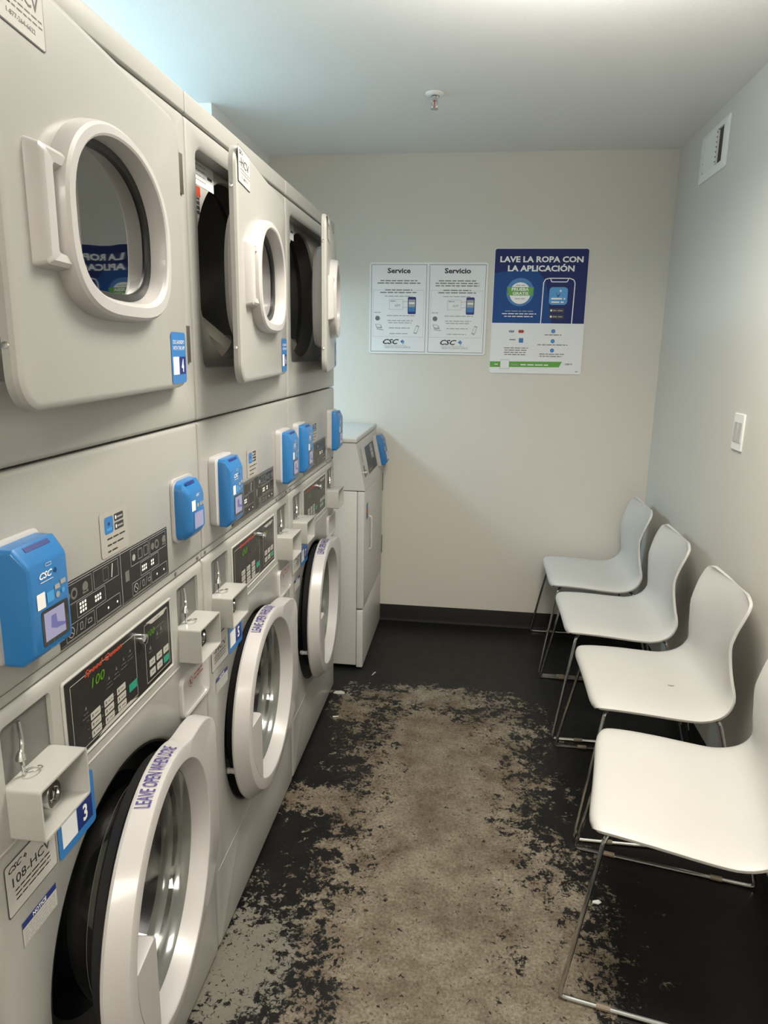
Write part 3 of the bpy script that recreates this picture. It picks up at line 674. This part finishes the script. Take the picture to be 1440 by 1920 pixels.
    def icons(a, b_, kind):
        if kind == 0:
            d.disc(a+.012, b_+.014, .0065, GREYINK, 2); d.disc(a+.029, b_+.014, .009, GREYINK, 2); d.disc(a+.029, b_+.014, .005, BLACKP, 3); d.disc(a+.060, b_+.015, .008, GREYINK, 2); d.rect(a+.052, b_+.005, a+.068, b_+.009, GREYINK, 2)
        else:
            d.disc(a+.014, b_+.012, .0085, GREYINK2, 2); d.disc(a+.014, b_+.012, .0068, BLACKP, 3); d.line(a+.008, b_+.017, a+.020, b_+.007, .0015, GREYINK2, 4); d.line(a+.026, b_+.004, a+.032, b_+.020, .001, GREYINK2)
            d.frame(a+.038, b_+.006, a+.046, b_+.018, .0012, GREYINK2); d.line(a+.050, b_+.004, a+.056, b_+.020, .001, GREYINK2); d.frame(a+.060, b_+.008, a+.072, b_+.015, .0012, GREYINK2)
    icons(.205, 1.126, 0); icons(.205, 1.072, 1); icons(.486, 1.126, 0); icons(.412, 1.072, 1)
    d.frame(.318, 1.130, .336, 1.152, .0012, GREYINK, 2); d.line(.345, 1.130, .350, 1.152, .002, WHITEINK)
    d.rect(.390, 1.105, .404, 1.124, GREYINK, 2); d.frame(.440, 1.132, .456, 1.150, .001, GREYINK2); d.frame(.462, 1.132, .478, 1.150, .001, GREYINK2); d.disc(.424, 1.140, .006, GREYINK2)
    for (a, b_, nc, nr) in ((.246, 1.104, 3, 3), (.290, 1.106, 3, 2), (.452, 1.106, 3, 2), (.488, 1.106, 2, 2)):
        for i in range(nc):
            for j in range(nr): d.rect(a+i*.007, b_+j*.0062, a+i*.007+.0045, b_+j*.0062+.0042, LEDW, 2)
    for a, b_ in ((.328, 1.083), (.358, 1.083), (.510, 1.083), (.540, 1.083)): d.disc(a, b_, .0022, LEDW, 2, 10)
    o = d.build('instruction_panel', t); o.location.z += zo
    d = Decal(onx(0.0006)); d.rect(0.320, 1.166, 0.410, 1.240, LABELC, 1, r=.006)
    d.rect(.334, 1.203, .362, 1.231, BLUE2, 2, r=.005); d.disc(.348, 1.219, .003, NAVY, 3); d.rect(.340, 1.208, .356, 1.212, SKYBLUE, 3)
    for b_ in (1.219, 1.204): d.rect(.366, b_, .396, b_+.012, DARKINK, 2, r=.002); d.rect(.369, b_+.003, .373, b_+.009, WHITEINK, 3); d.words(.375, .393, b_+.004, .005, GREYINK2, 3)
    for k, e in enumerate((.400, .393, .372)): d.words(.340, e, 1.193-.0105*k, .0042, DARKINK, 2)
    o = d.build('app_sticker', t); o.location.z += zo
    a = reader(t, 0.062, True, thin=not tallR); b_ = reader(t, 0.600 if tallR else 0.592, tallR)
    for q in (a, b_): q.location.z += zo
    for yy in (0.02, 0.60, 0.715):
        bm = bmesh.new(); loft(bm, [at(circ(yy, 1.0535, r, 10), x) for r, x in ((.004, -.004), (.004, -.002), (.002, -.001))], cap1=True)
        L('ledge_screw', bm, GREYM)
    return t
dryer(0.703, 5.8, '4', 'white tumble dryer with a 4 on its door sticker, nearest and largest in view', False)
dryer(1.443, 6.2, '6', 'white tumble dryer with its door ajar, middle of the three dryers', True)
dryer(2.183, 8.6, '8', 'white tumble dryer with its door standing open, at the far end of the row', True)

# ------------------------------------------------------------------ small washer by the back wall
def top_washer():
    Y0, Y1 = 3.122, 3.762; wd = Y1-Y0; XF = 0.100; XB = -0.56
    t = thing('compact_washer', 'lower white washer with slanted control console against the back wall', 'washing machine', (0, Y0, 0))
    bm = bmesh.new(); box(bm, XB, 0.066, 0.0, wd, 0.018, 0.868, 0.003); link('cabinet', bm, ENAMEL3, t); bm = bmesh.new(); box(bm, XB+.05, .05, .04, wd-.04, 0.0, 0.019); link('plinth', bm, BLACKR, t)
    bm = bmesh.new()
    prof = [(XB, 0.872), (XB, 1.088), (0.054, 1.088), (0.060, 1.084), (0.1035, 0.874), (0.1035, 0.872)]
    loft(bm, [[(x, y, z) for x, z in prof] for y in (0.0, 0.003, wd-.003, wd)], cap0=True, cap1=True); link('console', bm, ENAMEL3, t)
    bm = bmesh.new(); box(bm, XB-.002, 0.064, -0.006, wd+.006, 1.0885, 1.113, 0.007, seg=3); link('lid', bm, ENAMEL3, t)
    bm = bmesh.new(); box(bm, 0.0665, XF, 0.001, wd-.001, 0.303, 0.868, 0.006, seg=3); dr = link('service_door', bm, ENAMEL3, t)
    bm = bmesh.new(); box(bm, 0.0665, XF-.002, 0.001, wd-.001, 0.006, 0.297, 0.005, seg=3); link('kick_panel', bm, ENAMEL3, t)
    bm = bmesh.new(); tube(bm, smooth_path([(XF-.002, 0.16, 0.72), (XF+.012, 0.16, 0.715), (XF+.012, 0.16, 0.56), (XF-.002, 0.16, 0.555)], .01), .0055, 8); link('handle', bm, PLASTIC, dr)
    # the sloping console face
    sl = Vector((0.0435, 0, -0.210)).normalized(); nn = Vector((0.210, 0, 0.0435)).normalized(); o0 = Vector((0.060, 0, 1.084))
    f = lambda u, v, h: tuple(o0 + sl*(0.2145-v) + nn*(h+0.0004) + Vector((0, u, 0)))
    d = Decal(f); d.rect(0.185, .045, .46, .175, BLACKP, 1); d.rect(.33, .10, .41, .17, GREYINK2, 2); d.words(.21, .28, .06, .006, BUTTON); d.words(.21, .28, .08, .006, GREYINK); d.words(.34, .40, .12, .006, PAPER, 3); d.words(.34, .40, .14, .006, PAPER, 3)
    d.build('display_panel', t)
    d = Decal(f); d.rect(.045, .035, .110, .195, ENAMEL3, 1); d.rect(.06, .05, .095, .105, GREYINK, 2); d.rect(.060, .12, .092, .185, GREYINK2, 2); d.build('coin_slot', t)
    bm = bmesh.new(); pts = [f(.078+.012*math.cos(k*PI/8), .07+.012*math.sin(k*PI/8), 0) for k in range(16)]; p2 = [tuple(Vector(p)+nn*.012) for p in pts]; loft(bm, [pts, p2], cap1=True); link('lock', bm, CHROME, t)
    d = Decal(onx(XF+.0006)); d.rect(.06, .72, .115, .80, LABELC, 1, r=.006); d.rect(.064, .77, .111, .795, BLUE2, 2); d.rect(.064, .725, .111, .75, VIOLET, 2); d.rect(.064, .75, .111, .77, REDINK, 2); d.build('number_sticker', dr)
    for z in (0.80, 0.45):
        bm = bmesh.new(); box(bm, 0.092, 0.103, wd-.0005, wd+.008, z-.05, z+.05, .001); link('door_hinge', bm, GREYM, t)
    # blue reader on the console
    bm = bmesh.new(); y0, y1 = .50, .60
    def fr(u0, u1, v0, v1, h, r=.008): return [f(a, b, h) for a, b in rrect(u0, u1, v0, v1, r, 4)]
    loft(bm, [fr(y0-.012, y1+.004, .03, .196, 0), fr(y0-.012, y1+.004, .03, .196, .016)], cap0=True, cap1=True); m_ = bm
    bm = bmesh.new(); loft(bm, [fr(y0, y1, .034, .190, .016), fr(y0, y1, .034, .190, .034), fr(y0+.006, y1-.006, .046, .166, .046, .005)], cap0=True, cap1=True)
    hb = link('card_reader', bm, BLUE, t); hb['label'] = 'bright blue payment reader'; link('mounting_plate', m_, PLASTIC, hb)
    f2 = lambda u, v, h: tuple(Vector(f(u, v, 0)) + nn*(0.0464+h))
    d = Decal(f2); d.rect(y0+.022, .052, y1-.010, .100, BLACKG, 1); d.rect(y0+.026, .056, y1-.020, .096, SCREEN, 2); d.rect(y0+.012, .106, y0+.030, .126, WHITEINK, 1); d.csc(y0+.02, .145, .009, WHITEINK, NAVY, 1); d.build('reader_face', hb)
    return t
top_washer()

# ------------------------------------------------------------------ chairs
def chair_profile():
    P = [(-.004, .428), (0.000, .440), (0.020, .4475), (0.08, .448), (0.16, .444), (0.24, .438), (0.30, .436), (0.345, .443), (0.378, .462), (0.398, .495), (0.408, .540), (0.412, .590), (0.417, .640), (0.425, .690), (0.437, .735), (0.452, .772), (0.456, .780)]
    Wd = [.212, .226, .238, .245, .250, .253, .254, .253, .248, .238, .222, .208, .202, .204, .208, .196, .150]
    return P, Wd
def chair(label, loc, rotz):
    t = thing('shell_chair', label, 'chair', loc, rotz, 'white chairs along the right wall')
    P, Wd = chair_profile(); n = 16; bm = bmesh.new(); rows = []
    # fine spline through the profile
    def cr(a, b, c, d, u): return 0.5*((2*b)+(-a+c)*u+(2*a-5*b+4*c-d)*u*u+(-a+3*b-3*c+d)*u**3)
    fine = []
    for i in range(len(P)-1):
        g = lambda arr, k: arr[max(0, min(len(arr)-1, k))]
        for s in range(3):
            u = s/3
            fine.append((cr(g(P, i-1)[0], g(P, i)[0], g(P, i+1)[0], g(P, i+2)[0], u), cr(g(P, i-1)[1], g(P, i)[1], g(P, i+1)[1], g(P, i+2)[1], u), cr(g(Wd, i-1), g(Wd, i), g(Wd, i+1), g(Wd, i+2), u)))
    fine.append((*P[-1], Wd[-1]))
    for j, (u, z, wv) in enumerate(fine):
        a = fine[max(0, j-1)]; b = fine[min(len(fine)-1, j+1)]
        tn = Vector((b[0]-a[0], 0, b[1]-a[1])).normalized(); nrm = Vector((-tn.z, 0, tn.x))   # towards the sitter
        back = max(0, min(1, (z-.50)/.15)); bend = max(0, 1-abs(j/len(fine)-.62)/.25)
        row = []
        for k in range(n+1):
            s = -1+2*k/n; s = math.copysign(abs(s)**0.85, s)
            lift = nrm*((0.030*back+0.004+0.016*bend)*s*s - 0.012*abs(s)**10*(1-back)) 
            row.append(Vector((u, wv*s, z))+lift)
        rows.append(row)
    loft(bm, rows, closed=False)
    bmesh.ops.recalc_face_normals(bm, faces=bm.faces)
    o = link('seat_shell', bm, SEATP, t, angle=60)
    m = o.modifiers.new('thick', 'SOLIDIFY'); m.thickness = 0.009; m.offset = 0
    m = o.modifiers.new('round', 'BEVEL'); m.width = 0.003; m.segments = 2; m.limit_method = 'ANGLE'; m.angle_limit = math.radians(50)
    # sled frame: one bent rod per side plus cross rods under the seat
    for s in (-1, 1):
        bm = bmesh.new()
        pts = [(0.20, s*0.170, .424), (0.055, s*0.175, .424), (0.030, s*0.215, .415), (-.040, s*0.275, 0.012), (-0.030, s*0.275, 0.0065), (0.455, s*0.275, 0.0065), (0.462, s*0.275, 0.014), (0.372, s*0.215, .412), (0.340, s*0.172, .424), (0.20, s*.170, .424)]
        tube(bm, smooth_path(pts, 0.022, 6), 0.0058, 10); sf = link('sled_frame', bm, CHROME, t)
        for uu in (0.06, 0.36):
            bm = bmesh.new(); tube(bm, [(uu-.016, s*.275, .0072), (uu+.016, s*.275, .0072)], 0.0072, 10); link('floor_glide', bm, GLIDE, sf)
    for uu in (0.10, 0.27):
        bm = bmesh.new(); tube(bm, [(uu, -.172, .424), (uu, .172, .424)], 0.0055, 8); link('cross_rod', bm, CHROME, t)
    return t
# front of the seat faces -x, the local u axis runs towards the wall
chair('white plastic shell chair on a sled base in the far corner, farthest from the viewer', (0.975, 3.462, 0), 0)
chair('white plastic shell chair second from the back wall', (0.982, 2.890, 0), 0)
marked = chair('white plastic shell chair below the light switch, with a small dark mark on its seat', (0.990, 2.290, 0), 0)
bm = bmesh.new(); pts = [(0.268+.009*math.cos(k*PI/6)+.003*math.sin(k*PI/3), -.045+.0035*math.sin(k*PI/6)) for k in range(12)]
loft(bm, [[(p[0], p[1], .4425) for p in pts], [(p[0], p[1], .4433) for p in pts]], cap0=True, cap1=True); link('scuff_mark', bm, GREYINK2, marked)
chair('white plastic shell chair nearest the viewer, turned slightly and cut by the frame', (0.935, 1.700, 0), math.radians(-11.2))

# ------------------------------------------------------------------ signs on the back wall
def wallmap(y): return lambda u, v, h: (u, y-h, v)
def sign_board(name, x0, z1, w, h, th, r, m, label, cat):
    t = thing(name, label, cat, (x0, D, z1-h))
    bm = bmesh.new(); pts = rrect(0, w, 0, h, r, 6)
    loft(bm, [[(a, -0.0005, b) for a, b in pts], [(a, -th, b) for a, b in pts]], cap0=True, cap1=True); link('board', bm, m, t)
    return t
t = sign_board('notice_sign', 0.014, 1.931, 0.603, 0.453, 0.004, 0.012, PAPER, 'white wall sign with Service and Servicio notices side by side', 'sign')
d = Decal(lambda u, v, h: (u, -0.0043-h, v)); rg = random.Random(3)
for k, (ttl, u0) in enumerate((('Service', 0.010), ('Servicio', 0.308))):
    w_, h_ = 0.284, 0.433
    for tt, off in ((0.0018, 0),): d.frame(u0, 0.010, u0+w_, 0.010+h_, tt, DARKINK, 1)
    cx = u0+w_/2
    d.text(ttl, cx, 0.400, w=0.118 if k == 0 else 0.132, hgt=0.026, m=DARKINK, bold=.03)
    for j, (hw, v) in enumerate(((.095, .362), (.11, .350), (.07, .316), (.095, .304))):
        d.words(cx-hw, cx+hw, v, .0075, GREYINK, 2, rg)
    if k: d.words(cx-.11, cx+.11, .338, .0075, GREYINK, 2, rg)
    d.frame(u0+.010, .085, u0+w_-.012, .318, .0008, GREYINK2, 1)
    d.words(cx-.07, cx+.07, .286, .006, GREYINK2, 2, rg)
    d.frame(u0+.095, .222, u0+.165, .272, .0012, GREYINK2, 2); d.words(u0+.100, u0+.130, .262, .005, GREYINK, 2, rg); d.text('APP', u0+.137, .236, hgt=.012, m=GREYINK2)
    d.line(u0+.165, .262, u0+.195, .262, .0012, REDINK); d.line(u0+.165, .232, u0+.195, .236, .0012, REDINK)
    d.rect(u0+.190, .200, u0+.232, .285, NAVY, 2, r=.006); d.rect(u0+.194, .212, u0+.228, .272, GREYINK2, 3); d.rect(u0+.194, .212, u0+.228, .235, BLUE2, 4); d.rect(u0+.196, .250, u0+.226, .258, PAPER, 4)
    d.words(u0+.016, u0+.052, .206, .004, GREYINK, 2, rg); 
    for j, v in enumerate((.190, .165, .154, .128, .100)): d.words(cx-.06+.004*j, cx+.085-.008*j, v, .006, GREYINK2, 2, rg)
    d.disc(u0+.034, .178, .012, GREYINK, 2)
    d.poly([(u0+.022, .150), (u0+.052, .146), (u0+.060, .128), (u0+.030, .128)], GREYINK2, 2); d.poly([(u0+.026, .147), (u0+.050, .144), (u0+.052, .134), (u0+.032, .134)], PAPER, 3); d.line(u0+.030, .124, u0+.066, .120, .004, GREYINK2)
    d.poly([(u0+.222, .105), (u0+.238, .100), (u0+.252, .140), (u0+.238, .146)], GREYINK2, 2); d.poly([(u0+.226, .110), (u0+.237, .106), (u0+.248, .136), (u0+.238, .140)], PAPER, 3)
    d.csc(cx-.078, .048, .026, DARKINK, BLUE2, 2)
    d.text('SERVICEWORKS', cx-.002, .028, w=.135, hgt=.010, m=GREYINK2, h=2)
    d.rect(cx-.075, .042, cx+.045, .0432, GREYINK2, 2)
d.build('print', t)
t = sign_board('app_poster', 0.644, 1.999, 0.461, 0.609, 0.004, 0.012, PAPER, 'blue and white poster reading LAVE LA ROPA CON LA APLICACION', 'poster')
d = Decal(lambda u, v, h: (u, -0.0043-h, v)); rg = random.Random(5)
pts = [(0.003, .250), (.458, .250)] + [(a, b) for a, b in rrect(0.003, .458, 0.3, .606, .010, 5)[:12]]
d.poly(pts, SIGNBLUE, 1)
d.poly([(.10, .250), (.458, .250)] + [(.458, .596), (.448, .606), (.30, .606), (.28, .50), (.24, .36)], SIGNNAVY, 2) if 0 else None
# navy field behind the headline
d.poly([(.003, .49), (.20, .52), (.26, .45), (.30, .250), (.458, .250)] + [(a, b) for a, b in rrect(0.003, .458, 0.3, .606, .010, 5)[:12]], SIGNNAVY, 2)
d.disc(.135, .400, .068, BLUE2, 3, 40)
d.text('LAVE LA ROPA CON', .231, .542, w=.405, hgt=.029, m=WHITEINK, bold=.035, h=5)
d.text('LA APLICACIÓN', .231, .499, w=.325, hgt=.036, m=WHITEINK, bold=.035, h=5)
for k in range(2): d.disc(.135, .395, .052-.002*k, WHITEINK, 4+k, 28)
d.poly([(.068, .384), (.202, .384), (.196, .396), (.202, .424), (.068, .424), (.076, .404)], SIGNGREEN, 6)
d.text('PRUEBA', .135, .406, w=.085, hgt=.015, m=WHITEINK, bold=.03, h=8); d.text('GRATIS', .137, .387, w=.078, hgt=.014, m=WHITEINK, bold=.03, h=8)
d.words(.112, .158, .431, .006, GREYINK2, 7, rg); d.words(.110, .160, .366, .006, GREYINK2, 7, rg)
for k, (a, b) in enumerate(((.065, .205), (.050, .220), (.062, .205))): d.words(a, b, .306-.013*k, .0065, GREYINK2 if k == 0 else WHITEINK, 5, rg)
# outline phone
PH = [(.245, .250), (.248, .445), (.256, .462), (.275, .467), (.375, .467), (.394, .460), (.401, .445), (.398, .250)]
for a, b in zip(PH[:-1], PH[1:]): d.line(*a, *b, .0045, WHITEINK, 5)
for a, b in zip([(.280, .467), (.287, .450), (.362, .450), (.370, .467)][:-1], [(.287, .450), (.362, .450), (.370, .467)]): d.line(*a, *b, .0040, WHITEINK, 5)
d.rect(.279, .340, .369, .425, SKYBLUE, 5, r=.016); d.poly([(.308, .405), (.322, .385), (.338, .400), (.322, .375)], NAVY, 6); d.disc(.334, .407, .005, WHITEINK, 6); d.words(.290, .358, .366, .012, WHITEINK, 6, rg); d.words(.292, .352, .350, .010, WHITEINK, 6, rg)
for k in range(2): d.rect(.283, .303-.030*k, .358, .323-.030*k, DARKINK, 5, r=.004); d.disc(.294, .313-.030*k, .005, WHITEINK, 6); d.words(.303, .350, .310-.030*k, .008, GREYINK2, 6, rg)
d.text('VISA', .103, .203, hgt=.011, m=NAVY, bold=.04, shear=.3); d.disc(.145, .209, .008, REDINK, 3); d.disc(.157, .209, .008, REDINK, 3)
d.words(.095, .125, .166, .006, DARKINK, 3, rg); d.rect(.142, .153, .164, .176, BLUE2, 3)
for k in range(4): d.words(.070+.003*(k % 2), .190-.004*k, .125-.011*k, .006, GREYINK, 3, rg)
for k, v in enumerate((.212, .163, .117)): d.disc(.311, v, .010, BLUE2, 3, 20); d.disc(.311, v, .005, SKYBLUE, 4); d.words(.311-(.042, .075, .062)[k], .311+(.042, .075, .062)[k], v-.020, .006, GREYINK, 3, rg)
d.words(.25, .36, .086, .006, GREYINK, 3, rg)
d.poly([(.002, .030), (.350, .034), (.364, .062), (.002, .058)], SIGNGREEN, 3); d.rect(.054, .022, .100, .068, PAPER, 4, r=.004); d.frame(.054, .022, .100, .068, .0015, GREYINK2, 5)
d.words(.026, .042, .042, .007, PAPER, 4, rg); d.words(.110, .150, .041, .007, GREYINK2, 4, rg); d.words(.158, .300, .041, .009, PAPER, 4, rg)
d.csc(.380, .046, .008, DARKINK, NAVY, 3); d.words(.432, .446, .012, .005, GREYINK, 3, rg)
d.build('print', t)

# ------------------------------------------------------------------ vent, light switch, sprinkler
t = thing('wall_vent', 'white square air vent high on the right wall near the corner', 'vent', (W, 3.060, 2.200))
bm = bmesh.new(); hw, hh = 0.345, 0.185
def vx(pts, x): return [(x, a, b) for a, b in pts]
hole = rrect(.05, hw-.05, .030, hh-.025, .004, 2)
loft(bm, [vx(rrect(0, hw, 0, hh, .004, 2), -.0005), vx(rrect(0, hw, 0, hh, .004, 2), -.004), vx(rrect(.006, hw-.006, .006, hh-.006, .004, 2), -.007), vx(rrect(.045, hw-.045, .026, hh-.021, .004, 2), -.009), vx(hole, -.009), vx(hole, -.0015)])
link('vent_frame', bm, SWITCHM, t)
bm = bmesh.new(); vs = [bm.verts.new(p) for p in vx(hole, -.0014)]; bm.faces.new(vs); link('duct', bm, DARKV, t)
for k in range(8):          # far half: nearly closed louvers; near half stands open
    z = .034+.0160*k; bm = bmesh.new(); s_ = [(-.0042, 0), (-.0042, .0010), (-.0085, .0165), (-.0095, .0165)]
    loft(bm, [[(x, yy, z+dz) for x, dz in s_] for yy in (.128, hw-.052)], cap0=True, cap1=True); link('louver', bm, SWITCHM, t)
bm = bmesh.new(); box(bm, -.0095, -.0020, .118, .130, .034, hh-.028); link('divider', bm, SWITCHM, t)
for k in range(7):
    bm = bmesh.new(); box(bm, -.011, -.0094, .120, .126, .040+.018*k, .045+.018*k); link('louver_pin', bm, DARKV, t)
t = thing('light_switch', 'white double rocker light switch on the right wall above the chairs', 'switch', (W, 2.530, 1.180))
bm = bmesh.new()
loft(bm, [vx(rrect(0, .094, 0, .126, .004, 3), -.0005), vx(rrect(0, .094, 0, .126, .004, 3), -.004), vx(rrect(.002, .092, .002, .124, .003, 3), -.0062)], cap0=True, cap1=True); link('switch_plate', bm, SWITCHM, t)
for k in range(2):
    bm = bmesh.new(); y0_ = .012+.038*k; z0_, z1_ = .030, .096
    prof = [(-.006, z0_), (-.0088, z0_), (-.0072, z1_), (-.006, z1_)]
    loft(bm, [[(x, yy, z) for x, z in prof] for yy in (y0_, y0_+.032)], cap0=True, cap1=True); link('rocker', bm, PLASTIC, t)
t = thing('fire_sprinkler', 'chrome fire sprinkler head hanging from the ceiling', 'sprinkler', (0.378, 2.95, H))
bm = bmesh.new(); loft(bm, [[(r*math.cos(k*PI/14), r*math.sin(k*PI/14), z) for k in range(28)] for r, z in ((.036, -.0005), (.036, -.003), (.030, -.008), (.018, -.010), (.017, -.004), (.008, -.003))], cap1=True); link('escutcheon', bm, SWITCHM, t)
bm = bmesh.new(); loft(bm, [[(r*math.cos(k*PI/8), r*math.sin(k*PI/8), z) for k in range(16)] for r, z in ((.009, -.004), (.009, -.020), (.012, -.021), (.012, -.026), (.005, -.027))], cap1=True); bd = link('body', bm, CHROME, t)
for s in (-1, 1):
    bm = bmesh.new(); tube(bm, smooth_path([(s*.010, 0, -.022), (s*.012, 0, -.038), (s*.004, 0, -.052), (0, 0, -.053)], .008), .0022, 8); link('frame_arm', bm, CHROME, bd)
bm = bmesh.new(); tube(bm, [(0, 0, -.026), (0, 0, -.052)], .0022, 8); link('glass_bulb', bm, REDINK, bd)
bm = bmesh.new(); loft(bm, [[(r*math.cos(k*PI/10), r*math.sin(k*PI/10), z) for k in range(20)] for r, z in ((.003, -.051), (.014, -.053), (.0145, -.0545), (.003, -.055))], cap0=True, cap1=True); link('deflector', bm, CHROME, t)

# ------------------------------------------------------------------ litter on the floor
def scrap(name, x, y, pts, label, m=WHITEINK, rot=0):
    bm = bmesh.new(); loft(bm, [[(a, b, 0.0006) for a, b in pts], [(a, b, 0.002+0.002*math.sin(a*300)) for a, b in pts]], cap0=True, cap1=True)
    o = link(name, bm, m, loc=(x, y, 0), rotz=rot); tag(o, label, 'litter'); return o
scrap('paper_scrap', 0.98, 1.76, [(-.013, -.005), (.004, -.008), (.014, .002), (.006, .007), (-.010, .004)], 'small white paper scrap on the dark floor beside the nearest chair')
scrap('paper_scrap', 0.035, 2.87, [(-.026, -.010), (-.004, -.016), (.026, -.012), (.022, .006), (.006, .012), (-.020, .008)], 'flat pale scrap on the floor at the corner of the washer row', LABEL)
scrap('paper_scrap', 0.058, 2.66, [(-.012, -.003), (.010, -.008), (.012, -.003), (-.009, .005)], 'thin white sliver on the dark floor beside the farthest stacked washer', WHITEINK, .5)
scrap('plastic_shred', 0.16, 3.08, [(-.008, -.018), (-.002, -.016), (.004, .002), (.010, .016), (.004, .016), (-.004, .004)], 'tiny twisted shred on the floor in front of the compact washer', GREYINK2)
